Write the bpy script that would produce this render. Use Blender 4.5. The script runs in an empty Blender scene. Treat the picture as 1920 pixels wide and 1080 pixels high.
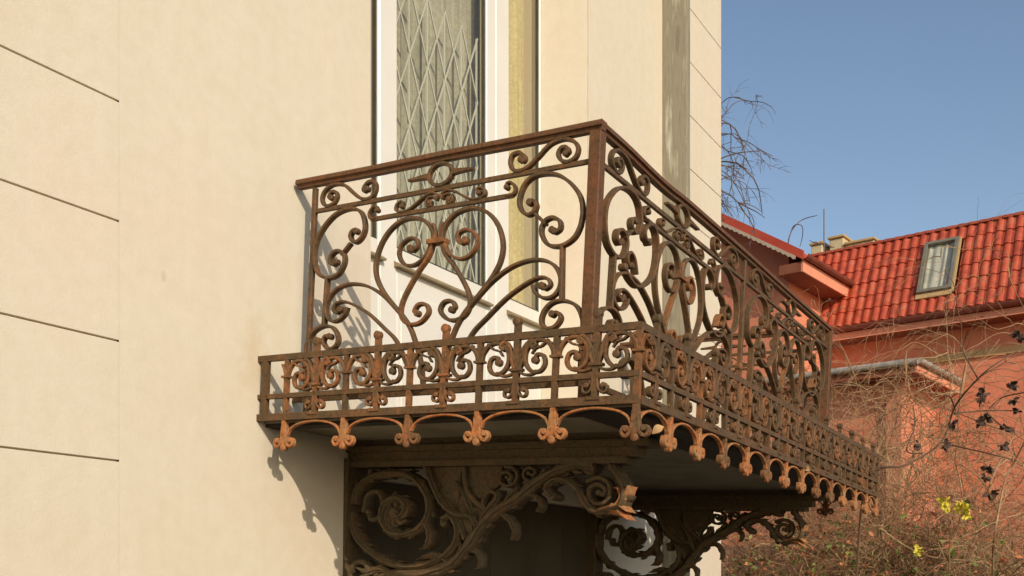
import bpy, bmesh, math, random
from mathutils import Vector, Matrix
rnd = random.Random(7)
scene = bpy.context.scene
COL = scene.collection
rad = math.radians

# ------------------------------------------------------------------ camera, world, sun, exposure
A = rad(30.9); EYE = 1.6; DIST = 3.31
cd = bpy.data.cameras.new('camera'); cam = bpy.data.objects.new('camera', cd); COL.objects.link(cam)
cam.location = (0, -DIST, EYE)
cam.rotation_euler = Vector((math.cos(A), math.sin(A), 0)).to_track_quat('-Z', 'Y').to_euler()
cd.sensor_width = 36.0; cd.lens = 1953 / 1920 * 36.0; cd.shift_y = 550 / 1920; cd.clip_end = 2000; cd.clip_start = .05
scene.camera = cam
SUN_RAY = Vector((.68, 1.0, -.63)).normalized()
world = bpy.data.worlds.new('World'); scene.world = world; world.use_nodes = True
wt = world.node_tree; wt.nodes.clear()
sky = wt.nodes.new('ShaderNodeTexSky'); sky.sky_type = 'NISHITA'; sky.sun_disc = False
sky.sun_elevation = math.asin(-SUN_RAY.z); sky.sun_rotation = math.atan2(-SUN_RAY.x, -SUN_RAY.y)
sky.air_density = 1.0; sky.dust_density = 1.0; sky.ozone_density = .4
bg = wt.nodes.new('ShaderNodeBackground'); bg.inputs['Strength'].default_value = .14
wo = wt.nodes.new('ShaderNodeOutputWorld')
wt.links.new(sky.outputs[0], bg.inputs[0]); wt.links.new(bg.outputs[0], wo.inputs[0])
sl = bpy.data.lights.new('sun', 'SUN'); sl.energy = 3.06; sl.angle = rad(.5); sl.color = (1.0, .89, .76)
so = bpy.data.objects.new('sun', sl); COL.objects.link(so)
so.rotation_euler = SUN_RAY.to_track_quat('-Z', 'Y').to_euler(); so.location = (-8, -12, 14)
vs = scene.view_settings; vs.view_transform = 'Standard'; vs.look = 'None'; vs.exposure = 0; vs.gamma = 1; vs.use_curve_mapping = False

# ------------------------------------------------------------------ materials
def new_mat(name):
    m = bpy.data.materials.new(name); m.use_nodes = True
    nt = m.node_tree; b = nt.nodes['Principled BSDF']
    return m, nt, b
def nd(nt, t, **kw):
    n = nt.nodes.new(t)
    for k, v in kw.items(): setattr(n, k, v)
    return n
def coords(nt, per_object=True):
    tc = nd(nt, 'ShaderNodeTexCoord'); out = tc.outputs['Object']
    if per_object:
        oi = nd(nt, 'ShaderNodeObjectInfo'); mul = nd(nt, 'ShaderNodeMath', operation='MULTIPLY'); mul.inputs[1].default_value = 37.0
        nt.links.new(oi.outputs['Random'], mul.inputs[0])
        ad = nd(nt, 'ShaderNodeVectorMath', operation='ADD'); nt.links.new(out, ad.inputs[0]); nt.links.new(mul.outputs[0], ad.inputs[1])
        out = ad.outputs[0]
    return out
def noise(nt, vec, scale, detail=5, rough=.6, dist=0):
    n = nd(nt, 'ShaderNodeTexNoise'); n.inputs['Scale'].default_value = scale; n.inputs['Detail'].default_value = detail
    n.inputs['Roughness'].default_value = rough; n.inputs['Distortion'].default_value = dist
    nt.links.new(vec, n.inputs['Vector']); return n.outputs['Fac']
def ramp(nt, fac, stops):
    r = nd(nt, 'ShaderNodeValToRGB'); el = r.color_ramp.elements
    while len(el) > 1: el.remove(el[0])
    el[0].position = stops[0][0]; el[0].color = (*stops[0][1], 1)
    for p, c in stops[1:]:
        e = el.new(p); e.color = (*c, 1)
    nt.links.new(fac, r.inputs[0]); return r.outputs[0]
def bump(nt, b, h, strength, dist):
    n = nd(nt, 'ShaderNodeBump'); n.inputs['Strength'].default_value = strength; n.inputs['Distance'].default_value = dist
    nt.links.new(h, n.inputs['Height']); nt.links.new(n.outputs[0], b.inputs['Normal'])
def stretch(nt, vec, sc):
    mp = nd(nt, 'ShaderNodeMapping'); mp.inputs['Scale'].default_value = sc; nt.links.new(vec, mp.inputs['Vector']); return mp.outputs[0]
def mixc(nt, fac, a, b, mode='MIX'):
    m = nd(nt, 'ShaderNodeMix', data_type='RGBA', blend_type=mode)
    for s, v in ((m.inputs[0], fac), (m.inputs[6], a), (m.inputs[7], b)):
        if isinstance(v, (int, float)): s.default_value = v
        elif isinstance(v, tuple): s.default_value = (*v, 1)
        else: nt.links.new(v, s)
    return m.outputs[2]

def mottled(name, stops, scale=6, rough=.8, bs=.3, bd=.004, bscale=60, per_object=True, detail=6, st=None, spec=.3):
    m, nt, b = new_mat(name); v = coords(nt, per_object)
    vv = stretch(nt, v, st) if st else v
    nt.links.new(ramp(nt, noise(nt, vv, scale, detail), stops), b.inputs['Base Color'])
    b.inputs['Roughness'].default_value = rough; b.inputs['Specular IOR Level'].default_value = spec
    if bs: bump(nt, b, noise(nt, v, bscale, 4), bs, bd)
    return m

def stucco():
    m, nt, b = new_mat('cream_stucco'); v = coords(nt, False)
    c = ramp(nt, noise(nt, v, .9, 5, .55), [(.3, (.70, .602, .446)), (.5, (.718, .635, .480)), (.7, (.735, .618, .468))])
    streak = ramp(nt, noise(nt, stretch(nt, v, (9, 9, .35)), 1.0, 4), [(.35, (.93, .925, .90)), (.62, (1, 1, 1))])
    c = mixc(nt, .3, c, streak, 'MULTIPLY')
    fine = ramp(nt, noise(nt, v, 14, 6), [(.3, (.955, .945, .92)), (.6, (1, 1, 1))])
    c = mixc(nt, 1.0, c, fine, 'MULTIPLY')
    # faint rust staining on the plaster round the fixings of the balcony
    sp = nd(nt, 'ShaderNodeVectorMath', operation='SUBTRACT'); nt.links.new(v, sp.inputs[0]); sp.inputs[1].default_value = (3.33, 0, 2.6)
    sc = nd(nt, 'ShaderNodeVectorMath', operation='MULTIPLY'); nt.links.new(sp.outputs[0], sc.inputs[0]); sc.inputs[1].default_value = (4.2, 4.2, 2.2)
    ln = nd(nt, 'ShaderNodeVectorMath', operation='LENGTH'); nt.links.new(sc.outputs[0], ln.inputs[0])
    nz = noise(nt, v, 7, 5)
    ad = nd(nt, 'ShaderNodeMath', operation='ADD'); nt.links.new(ln.outputs['Value'], ad.inputs[0]); nt.links.new(nz, ad.inputs[1])
    st_ = ramp(nt, ad.outputs[0], [(.35, (.80, .68, .50)), (.95, (1, 1, 1))])
    c = mixc(nt, .55, c, st_, 'MULTIPLY')
    # scattered small scuffs
    vo = noise(nt, v, 5.5, 2, .4); sc2 = ramp(nt, vo, [(.22, (.78, .74, .66)), (.255, (1, 1, 1))])
    c = mixc(nt, .8, c, sc2, 'MULTIPLY')
    nt.links.new(c, b.inputs['Base Color']); b.inputs['Roughness'].default_value = .85; b.inputs['Specular IOR Level'].default_value = .25
    bump(nt, b, noise(nt, v, 55, 8, .75), .38, .005)
    return m
def iron(name, paint, rust, lo, hi, rough=.62):
    m, nt, b = new_mat(name); v = coords(nt)
    n1 = noise(nt, v, 11, 8, .74, .6)
    paint_c = mixc(nt, noise(nt, v, 30, 4), paint, tuple(x * 1.5 for x in paint))
    rust_c = ramp(nt, noise(nt, v, 22, 5), [(.3, tuple(x * .55 for x in rust)), (.55, rust), (.75, (min(rust[0] * 1.25, .8), rust[1] * 1.3, rust[2] * 1.25))])
    f = nd(nt, 'ShaderNodeMapRange'); f.inputs[1].default_value = lo; f.inputs[2].default_value = hi; nt.links.new(n1, f.inputs[0])
    c = mixc(nt, f.outputs[0], paint_c, rust_c)
    flake = ramp(nt, noise(nt, v, 62, 6, .72), [(.36, (.42, .40, .38)), (.50, (1, 1, 1)), (.66, (1, 1, 1)), (.72, (1.7, 1.6, 1.35))])
    c = mixc(nt, .8, c, flake, 'MULTIPLY')
    nt.links.new(c, b.inputs['Base Color'])
    b.inputs['Roughness'].default_value = rough; b.inputs['Specular IOR Level'].default_value = .35
    bump(nt, b, noise(nt, v, 95, 7, .7), .6, .004)
    return m
M = {}
M['stucco'] = stucco()
M['iron'] = iron('weathered_iron', (.075, .048, .020), (.19, .082, .028), .40, .68)
M['iron_red'] = iron('red_oxide_iron', (.098, .050, .019), (.185, .064, .022), .40, .68, .65)
M['iron_rust'] = iron('brown_rust_iron', (.11, .064, .026), (.31, .115, .037), .38, .62, .75)
M['iron_orange'] = iron('orange_rust_iron', (.30, .175, .075), (.46, .150, .042), .34, .60, .85)
M['iron_bracket'] = iron('bracket_iron', (.082, .060, .027), (.155, .078, .032), .42, .72, .75)
M['slab'] = mottled('balcony_slab', [(.3, (.13, .11, .072)), (.5, (.20, .17, .115)), (.7, (.24, .205, .14))], 3.5)
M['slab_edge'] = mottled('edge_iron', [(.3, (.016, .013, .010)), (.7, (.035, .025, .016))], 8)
M['white'] = mottled('white_frame_paint', [(.3, (.76, .705, .60)), (.7, (.80, .75, .64))], 3, .35, .05, .001, 30, spec=.5)
M['dripbar'] = mottled('brown_drip_bar', [(.3, (.22, .16, .08)), (.7, (.32, .24, .13))], 20, .45)
M['gasket'] = mottled('dark_gasket', [(.3, (.05, .045, .03)), (.7, (.09, .08, .05))], 8, .5)
M['grille'] = mottled('pale_grille_paint', [(.3, (.70, .67, .55)), (.7, (.76, .73, .62))], 4, .5, 0)
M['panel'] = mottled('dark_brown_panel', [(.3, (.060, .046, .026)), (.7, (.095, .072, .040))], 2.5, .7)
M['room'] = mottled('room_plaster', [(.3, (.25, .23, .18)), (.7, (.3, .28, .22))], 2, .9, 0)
M['strip'] = mottled('weathered_grey_timber', [(.32, (.19, .17, .115)), (.45, (.30, .27, .195)), (.54, (.26, .23, .16)), (.60, (.36, .33, .24)), (.68, (.56, .52, .42))], 5, .8, .3, .003, 50, st=(3, 3, .35))
M['groove'] = mottled('groove_mortar', [(.3, (.42, .33, .21)), (.7, (.52, .42, .28))], 10)
def curtain_mat(name, c1, c2):
    m, nt, b = new_mat(name); v = coords(nt, False)
    n1 = noise(nt, stretch(nt, v, (24, 24, 1.6)), 1.0, 5)
    lace = noise(nt, v, 26, 6, .7, 1.2)
    c = ramp(nt, n1, [(.3, c1), (.7, c2)])
    c = mixc(nt, .5, c, ramp(nt, lace, [(.42, (.72, .72, .72)), (.6, (1.15, 1.15, 1.15))]), 'MULTIPLY')
    nt.links.new(c, b.inputs['Base Color']); b.inputs['Roughness'].default_value = .9
    return m
M['curtain'] = curtain_mat('grey_lace_curtain', (.40, .375, .28), (.60, .565, .43))
M['curtain_y'] = curtain_mat('yellow_curtain', (.60, .50, .24), (.72, .61, .34))
def glass_mat():
    m, nt, b = new_mat('window_glass'); nt.nodes.remove(b)
    tr = nd(nt, 'ShaderNodeBsdfTransparent'); tr.inputs[0].default_value = (.86, .86, .80, 1)
    gl = nd(nt, 'ShaderNodeBsdfGlossy'); gl.inputs['Roughness'].default_value = .02
    lw = nd(nt, 'ShaderNodeLayerWeight'); lw.inputs['Blend'].default_value = .5
    pw = nd(nt, 'ShaderNodeMath', operation='POWER'); pw.inputs[1].default_value = 4.0; nt.links.new(lw.outputs['Facing'], pw.inputs[0])
    fr = nd(nt, 'ShaderNodeMath', operation='MULTIPLY_ADD'); fr.inputs[1].default_value = .9; fr.inputs[2].default_value = .05; nt.links.new(pw.outputs[0], fr.inputs[0])
    mx = nd(nt, 'ShaderNodeMixShader'); nt.links.new(fr.outputs[0], mx.inputs[0]); nt.links.new(tr.outputs[0], mx.inputs[1]); nt.links.new(gl.outputs[0], mx.inputs[2])
    nt.links.new(mx.outputs[0], nt.nodes['Material Output'].inputs[0]); return m
M['glass'] = glass_mat()
M['tile'] = mottled('red_roof_tile', [(.3, (.26, .045, .022)), (.44, (.44, .072, .030)), (.56, (.50, .090, .038)), (.68, (.50, .14, .075))], 4, .55, .2, .003, 40)
M['tile_dark'] = mottled('ridge_tile', [(.3, (.26, .05, .025)), (.7, (.42, .09, .04))], 5, .6)
M['salmon'] = mottled('salmon_render', [(.3, (.62, .20, .105)), (.5, (.71, .25, .135)), (.68, (.66, .235, .135))], 1.3, .85, .25, .004, 40, False)
M['salmon_pale'] = mottled('pale_salmon_trim', [(.3, (.72, .27, .15)), (.7, (.78, .33, .20))], 3, .8)
M['soffit'] = mottled('brown_soffit', [(.3, (.22, .07, .035)), (.7, (.30, .10, .05))], 4, .8)
M['red_trim'] = mottled('red_metal_trim', [(.3, (.46, .06, .03)), (.7, (.54, .085, .04))], 4, .5)
M['cream_trim'] = mottled('cream_scalloped_trim', [(.3, (.44, .34, .23)), (.7, (.54, .43, .31))], 6, .7)
M['ochre'] = mottled('ochre_band', [(.3, (.46, .30, .12)), (.7, (.56, .38, .18))], 4, .85)
M['ochre_wall'] = mottled('ochre_wall', [(.3, (.52, .40, .20)), (.7, (.66, .52, .30))], 2, .85)
M['zinc'] = mottled('zinc_gutter', [(.3, (.28, .25, .20)), (.7, (.44, .41, .35))], 9, .45)
M['gutter_dark'] = mottled('dark_red_gutter', [(.3, (.17, .05, .03)), (.7, (.26, .07, .04))], 6, .5)
M['sky_frame'] = mottled('skylight_frame', [(.3, (.16, .15, .11)), (.7, (.24, .22, .16))], 6, .5)
M['sky_curtain'] = mottled('skylight_curtain', [(.35, (.46, .45, .39)), (.6, (.74, .72, .62))], 1, .9, 0, st=(5, 5, .3))
M['twig'] = mottled('dry_twig_bark', [(.3, (.17, .085, .042)), (.48, (.32, .18, .088)), (.66, (.52, .35, .185))], 2.2, .9, 0, per_object=False)
M['twig_dark'] = mottled('dark_twig_bark', [(.3, (.085, .05, .03)), (.7, (.17, .10, .055))], 3, .9, 0, per_object=False)
M['twig_grey'] = mottled('grey_twig_bark', [(.3, (.10, .08, .075)), (.7, (.20, .15, .12))], 3, .9, 0, per_object=False)
M['leaf_green'] = mottled('green_leaf', [(.3, (.08, .11, .022)), (.5, (.17, .20, .045)), (.7, (.30, .30, .08))], 4, .6, 0, per_object=False)
M['leaf_red'] = mottled('red_autumn_leaf', [(.3, (.30, .06, .03)), (.5, (.48, .15, .06)), (.7, (.56, .30, .12))], 4, .7, 0, per_object=False)
M['leaf_dark'] = mottled('dark_withered_leaf', [(.3, (.055, .035, .026)), (.7, (.12, .07, .045))], 4, .7, 0)
M['leaf_dry'] = mottled('dry_curled_leaf', [(.3, (.36, .20, .08)), (.7, (.55, .36, .16))], 8, .7, 0)
M['yellow'] = mottled('yellow_petal', [(.3, (.62, .50, .04)), (.7, (.75, .66, .10))], 8, .6, 0)
M['pavement'] = mottled('pavement_stone', [(.3, (.055, .048, .040)), (.7, (.09, .08, .066))], 3, .9, .3, .004, 30, False)
M['ground'] = mottled('garden_earth', [(.3, (.06, .048, .028)), (.55, (.10, .08, .045)), (.7, (.07, .075, .03))], 1.2, .95, .4, .02, 15, False)
M['block'] = mottled('pinkish_block', [(.3, (.46, .27, .18)), (.7, (.58, .38, .27))], 4, .9)
M['mast'] = mottled('antenna_metal', [(.3, (.10, .10, .11)), (.7, (.16, .16, .17))], 4, .5, 0)

# ------------------------------------------------------------------ mesh helpers
class MB:
    def __init__(s): s.v = []; s.f = []
    def add(s, vs, fs):
        o = len(s.v); s.v += [tuple(q) for q in vs]; s.f += [tuple(i + o for i in f) for f in fs]; return s
    def box(s, x0, x1, y0, y1, z0, z1):
        return s.add([(x0,y0,z0),(x1,y0,z0),(x1,y1,z0),(x0,y1,z0),(x0,y0,z1),(x1,y0,z1),(x1,y1,z1),(x0,y1,z1)],
                     [(0,3,2,1),(4,5,6,7),(0,1,5,4),(1,2,6,5),(2,3,7,6),(3,0,4,7)])
    def chbox(s, x0, x1, y0, y1, z0, z1, c=.006):
        b = bmesh.new(); bmesh.ops.create_cube(b, size=1)
        for v in b.verts: v.co = ((x0+x1)/2+v.co.x*(x1-x0), (y0+y1)/2+v.co.y*(y1-y0), (z0+z1)/2+v.co.z*(z1-z0))
        bmesh.ops.bevel(b, geom=b.edges[:], offset=c, segments=1, affect='EDGES')
        b.verts.index_update(); s.add([v.co[:] for v in b.verts], [[v.index for v in f.verts] for f in b.faces]); b.free(); return s
    def quad(s, a, b, c, d): return s.add([a, b, c, d], [(0,1,2,3)])
    def tube(s, pts, r, n=6, r2=None, cap=True):
        pts = [Vector(p) for p in pts]; m = len(pts)
        if m < 2: return s
        vs, fs = [], []; up = Vector((.13, .29, .95)).normalized()
        for i, p in enumerate(pts):
            t = (pts[min(i+1, m-1)] - pts[max(i-1, 0)])
            if t.length < 1e-9: t = Vector((0,0,1))
            t.normalize(); a = t.cross(up)
            if a.length < 1e-3: a = t.cross(Vector((1,0,0)))
            a.normalize(); b = t.cross(a)
            rr = r if r2 is None else r + (r2 - r) * i / (m - 1)
            for k in range(n):
                an = 2 * math.pi * k / n; vs.append(p + (a * math.cos(an) + b * math.sin(an)) * rr)
        for i in range(m - 1):
            for k in range(n):
                fs.append((i*n+k, i*n+(k+1)%n, (i+1)*n+(k+1)%n, (i+1)*n+k))
        if cap: fs.append(tuple(range(n-1, -1, -1))); fs.append(tuple(range((m-1)*n, m*n)))
        return s.add(vs, fs)
    def build(s, name, mat, parent=None, smooth=None, mesh_only=False):
        me = bpy.data.meshes.new(name); me.from_pydata(s.v, [], s.f); me.update()
        bm = bmesh.new(); bm.from_mesh(me); bmesh.ops.recalc_face_normals(bm, faces=bm.faces); bm.to_mesh(me); bm.free()
        me.materials.append(M[mat])
        if smooth is not None:
            me.polygons.foreach_set('use_smooth', [True] * len(me.polygons)); me.set_sharp_from_angle(angle=rad(smooth))
        if mesh_only: return me
        return link(name, me, parent)
def link(name, data, parent=None):
    o = bpy.data.objects.new(name, data); COL.objects.link(o); o.parent = parent; return o
def thing(name, label, cat, loc=(0,0,0), group=None):
    o = link(name, None); o.location = loc; tag(o, label, cat, group); return o
def tag(o, label, cat, group=None):
    o['label'] = label; o['category'] = cat
    if group: o['group'] = group
    return o
def catmull(pts, sub=5):
    if len(pts) < 3: return [tuple(p) for p in pts]
    P = [Vector((p[0], p[1])) for p in pts]; P = [P[0]*2 - P[1]] + P + [P[-1]*2 - P[-2]]; out = []
    for i in range(1, len(P) - 2):
        for k in range(sub):
            t = k / sub; a, b, c, d = P[i-1], P[i], P[i+1], P[i+2]
            q = .5 * ((2*b) + (c-a)*t + (2*a-5*b+4*c-d)*t*t + (3*b-a-3*c+d)*t**3); out.append((q.x, q.y))
    out.append(tuple(P[-2])); return out
def ribbon(mb, P, pts, w, d, sub=5, ball=0, ball0=0, taper=None, boff=0.0, ch=.0025):
    """flat wrought bar following a 2-D curve in the plane of a panel; P maps (a, b, c) to local space"""
    c = catmull(pts, sub); n = len(c); vs, fs = [], []
    for i, p in enumerate(c):
        q0 = c[max(i-1, 0)]; q1 = c[min(i+1, n-1)]
        t = Vector((q1[0]-q0[0], q1[1]-q0[1]));
        if t.length < 1e-9: t = Vector((1, 0))
        t.normalize(); nn = Vector((-t.y, t.x))
        hw = w/2 * (taper(i/(n-1)) if taper else 1); hd = d/2; k = min(ch, hw*.5)
        for (u, v) in ((-hw+k, -hd), (hw-k, -hd), (hw, -hd+k), (hw, hd-k), (hw-k, hd), (-hw+k, hd), (-hw, hd-k), (-hw, -hd+k)):
            vs.append(P(p[0]+nn.x*u, v+boff, p[1]+nn.y*u))
    for i in range(n-1):
        for k in range(8): fs.append((i*8+k, i*8+(k+1)%8, (i+1)*8+(k+1)%8, (i+1)*8+k))
    fs.append(tuple(range(7,-1,-1))); fs.append(tuple(range((n-1)*8, n*8)))
    mb.add(vs, fs)
    for r, p in ((ball, c[-1]), (ball0, c[0])):
        if r: disc(mb, P, p[0], p[1], r, d*1.12, boff)
    return mb
def disc(mb, P, a, c, r, d, boff=0, n=12):
    vs, fs = [], []
    for (dd, rr) in ((-d/2, r*.72), (-d/2*.75, r), (d/2*.75, r), (d/2, r*.72)):
        for k in range(n):
            an = 2*math.pi*k/n; vs.append(P(a+rr*math.cos(an), dd+boff, c+rr*math.sin(an)))
    for j in range(3):
        for k in range(n): fs.append((j*n+k, j*n+(k+1)%n, (j+1)*n+(k+1)%n, (j+1)*n+k))
    fs.append(tuple(range(n-1,-1,-1))); fs.append(tuple(range(3*n, 4*n))); mb.add(vs, fs); return mb
def pbox(mb, P, a0, a1, b0, b1, c0, c1):
    vs = [P(a,b,c) for c in (c0,c1) for (a,b) in ((a0,b0),(a1,b0),(a1,b1),(a0,b1))]
    return mb.add(vs, [(0,3,2,1),(4,5,6,7),(0,1,5,4),(1,2,6,5),(2,3,7,6),(3,0,4,7)])

# ------------------------------------------------------------------ ground
g = MB().quad((-300,-300,0),(400,-300,0),(400,300,0),(-300,300,0)).build('ground', 'ground'); g['kind'] = 'structure'
p = MB().box(-12, 10.2, -6.5, .3, -.1, .02).build('pavement', 'pavement'); p['kind'] = 'structure'

# ------------------------------------------------------------------ cream house
house = thing('cream_house', 'cream stucco house with grooved courses behind the iron balcony', 'house')
X0, X1, ZT = -4.0, 9.32, 7.6
BL, BR = 2.626, 8.07                     # plain bay between the grooved parts
WX0, WX1, WZ0, WZ1 = 4.143, 6.552, 2.325, 6.4   # window recess
IX0, IX1 = WX0+.115, WX1-.115            # inner width of the splayed recess
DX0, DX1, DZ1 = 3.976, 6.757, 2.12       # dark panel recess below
def wall_with_holes(x0, x1, z0, z1, holes, y):
    mb = MB(); xs = sorted({x0, x1, *[h[0] for h in holes], *[h[1] for h in holes]}); zs = sorted({z0, z1, *[h[2] for h in holes], *[h[3] for h in holes]})
    for i in range(len(xs)-1):
        for j in range(len(zs)-1):
            cx, cz = (xs[i]+xs[i+1])/2, (zs[j]+zs[j+1])/2
            if any(h[0] < cx < h[1] and h[2] < cz < h[3] for h in holes): continue
            mb.quad((xs[i],y,zs[j]),(xs[i+1],y,zs[j]),(xs[i+1],y,zs[j+1]),(xs[i],y,zs[j+1]))
    for (a, b, c, d, dep, sp) in holes:
        mb.quad((a,y,c),(a+sp,y+dep,c),(a+sp,y+dep,d),(a,y,d)); mb.quad((b,y,c),(b,y,d),(b-sp,y+dep,d),(b-sp,y+dep,c))
        mb.quad((a,y,d),(a,y+dep,d),(b,y+dep,d),(b,y,d)); mb.quad((a,y,c),(b,y,c),(b,y+dep,c),(a,y+dep,c))
    return mb
w = wall_with_holes(BL, BR, 0, ZT, [(WX0, WX1, WZ0, WZ1, .30, .115), (DX0, DX1, 0, DZ1, .07, 0)], 0)
w.quad((IX0,.30,WZ0),(IX0,.48,WZ0),(IX0,.48,WZ1),(IX0,.30,WZ1)).quad((IX1,.30,WZ0),(IX1,.30,WZ1),(IX1,.48,WZ1),(IX1,.48,WZ0))
w.build('wall', 'stucco', house)
# carcass behind: side walls, top, grooved parts' backing
MB().box(X0, BL, .014, 7, 0, ZT-.01).build('wall', 'groove', house)
MB().box(BR, X1-.01, .014, 7, 0, ZT-.01).build('wall', 'groove', house)
MB().box(BL-.5, BR+.5, 3.2, 7.02, 0, ZT-.02).build('wall', 'stucco', house)
MB().box(X0-.3, X1+.3, -.35, 7.4, ZT, ZT+.25).build('roof_slab', 'stucco', house)
MB().box(X1-.01, X1+.004, .02, 7.03, 0, ZT-.005).build('wall', 'stucco', house)
gl = [2.057 + .4545*k for k in range(-4, 12)]
zz = [0] + [z for z in gl if .2 < z < ZT-.1] + [ZT-.002]
for a, b in zip(zz[:-1], zz[1:]):
    MB().chbox(X0, BL, -.0012, .05, a+.0035, b-.0035, .0015).build('course', 'stucco', house)
gr = [5.172 + .4625*k for k in range(-11, 6)]
zz = [0] + [z for z in gr if .2 < z < ZT-.1] + [ZT-.002]
for a, b in zip(zz[:-1], zz[1:]):
    MB().chbox(BR, X1, -.0012, .05, a+.0035, b-.0035, .0015).build('course', 'stucco', house)
# weathered strip on the wall right of the window
ws = MB().chbox(7.915, 7.985, -.215, .0, .02, ZT, .006).build('weathered_strip', 'strip', house); ws['label'] = 'grey weathered vertical strip standing out from the wall'
# bead at right edge of the recess
MB().box(WX1+.004, WX1+.03, -.012, .0, WZ0, WZ1).build('bead', 'stucco', house)
# dark panel under the balcony, of boards
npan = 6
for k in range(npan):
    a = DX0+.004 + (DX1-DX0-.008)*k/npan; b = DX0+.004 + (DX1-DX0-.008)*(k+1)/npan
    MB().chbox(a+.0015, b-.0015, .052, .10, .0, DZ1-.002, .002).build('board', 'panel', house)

# glazed front in the recess
YW = .302
def leaf(x0, x1, g0, g1, curtain):
    zb, zt, gb, gt = WZ0+.02, WZ1-.004, 3.502, WZ1-.16
    mb = MB(); y0, y1 = YW, YW+.055
    mb.chbox(x0, g0, y0, y1, zb, zt, .004); mb.chbox(g1, x1, y0, y1, zb, zt, .004)
    mb.chbox(g0+.0005, g1-.0005, y0+.002, y1, zb, gb, .004); mb.chbox(g0+.0005, g1-.0005, y0+.002, y1, gt, zt, .004)
    # raised bead round the glass and a panel below
    mb.chbox(g0+.03, g1-.03, y0-.006, y0+.004, zb+.14, gb-.24, .005)
    o = mb.build('window_leaf', 'white', house)
    MB().quad((g0+.0006,y0+.03,gb+.0006),(g1-.0006,y0+.03,gb+.0006),(g1-.0006,y0+.03,gt-.0006),(g0+.0006,y0+.03,gt-.0006)).build('pane', 'glass', o)
    gk = MB(); t = .012
    gk.box(g0+.0008, g0+t, y0+.012, y0+.028, gb+.001, gt-.001); gk.box(g1-t, g1-.0008, y0+.012, y0+.028, gb+.001, gt-.001); gk.box(g0+t, g1-t, y0+.012, y0+.028, gb+.001, gb+t)
    gk.build('gasket', 'gasket', o)
    d = MB(); d.add([(g0-.03,y0-.001,3.420),(g1+.03,y0-.001,3.420),(g1+.03,y0-.035,3.398),(g0-.03,y0-.035,3.398),(g0-.03,y0-.001,3.386),(g1+.03,y0-.001,3.386),(g1+.03,y0-.035,3.386),(g0-.03,y0-.035,3.386)],
              [(0,3,2,1),(4,5,6,7),(3,7,6,2),(0,4,7,3),(1,2,6,5),(0,1,5,4)]).build('drip_bar', 'dripbar', o)
    # curtain with folds
    c = MB(); n = int((g1-g0+.1)*140); ph = rnd.random()*6
    pts = []
    for i in range(n+1):
        x = g0-.05 + (g1-g0+.34)*i/n
        pts.append((x, y0+.135 + (.05 if curtain == 'curtain' else 0) + .020*math.sin(x*62+ph+1.5*math.sin(x*9)) + .009*math.sin(x*139+1)))
    for i in range(n):
        (xa, ya), (xb, yb) = pts[i], pts[i+1]
        c.quad((xa,ya,gb-.3),(xb,yb,gb-.3),(xb,yb,gt+.1),(xa,ya,gt+.1))
    c.build('curtain', curtain, o, 80)
    return o
leaf(IX0+.002, 4.598, 4.36, 4.588, 'curtain')
lf = leaf(4.604, 5.823, 4.759, 5.715, 'curtain')
leaf(5.830, IX1-.002, 5.995, 6.420, 'curtain_y')
# folding lattice grille behind the middle pane
gm = MB(); gy = YW+.075
for k in range(6):
    x = 4.79 + k*.185
    gm.box(x-.006, x+.006, gy, gy+.010, 3.45, 5.14)
    for j in range(4):
        z = 3.46 + j*.42
        for s in (-1, 1):
            x2 = x + .185*s
            if not 4.7 < x2 < 5.8: continue
            gm.tube([(x, gy-.004, z), (x2, gy-.004, z+.42)], .0058, 4)
gm.build('folding_grille', 'grille', lf)
# dim room behind
MB().quad((WX0-.6,3.1,1.8),(WX1+.6,3.1,1.8),(WX1+.6,3.1,6.9),(WX0-.6,3.1,6.9)).quad((WX0-.6,.49,2.2),(WX1+.6,.49,2.2),(WX1+.6,3.1,2.2),(WX0-.6,3.1,2.2)).quad((WX0-.6,.49,6.9),(WX0-.6,3.1,6.9),(WX1+.6,3.1,6.9),(WX1+.6,.49,6.9)).quad((WX0-.6,.49,1.8),(WX0-.6,3.1,1.8),(WX0-.6,3.1,6.9),(WX0-.6,.49,6.9)).quad((WX1+.6,.49,1.8),(WX1+.6,.49,6.9),(WX1+.6,3.1,6.9),(WX1+.6,3.1,1.8)).build('room', 'room', house)

# ------------------------------------------------------------------ balcony
bal = thing('balcony', 'rusty wrought-iron balcony with scrollwork railing on two cast brackets', 'balcony', (5.32, 0, EYE+.62))
bal.rotation_euler = (rad(2.5), rad(.85), 0)
XR, XF, NR, NF = 1.742, 1.96, 1.495, 1.808        # railing / fascia half-lengths and depths
def P_side(x):  return lambda a, b, c: (x + b, -a, c)          # a: outward from the wall
def P_front(y): return lambda a, b, c: (a, y + b, c)           # a: along the wall
# slab, edge beams, soffit joists
MB().chbox(-XF+.03, XF-.03, -NF+.03, .06, .0495, .070, .003).build('slab', 'slab', bal)
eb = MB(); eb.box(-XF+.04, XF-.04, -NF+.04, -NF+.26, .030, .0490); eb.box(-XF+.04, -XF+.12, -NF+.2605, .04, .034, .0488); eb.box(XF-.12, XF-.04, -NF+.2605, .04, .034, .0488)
eb.build('edge_plate', 'slab_edge', bal)
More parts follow.
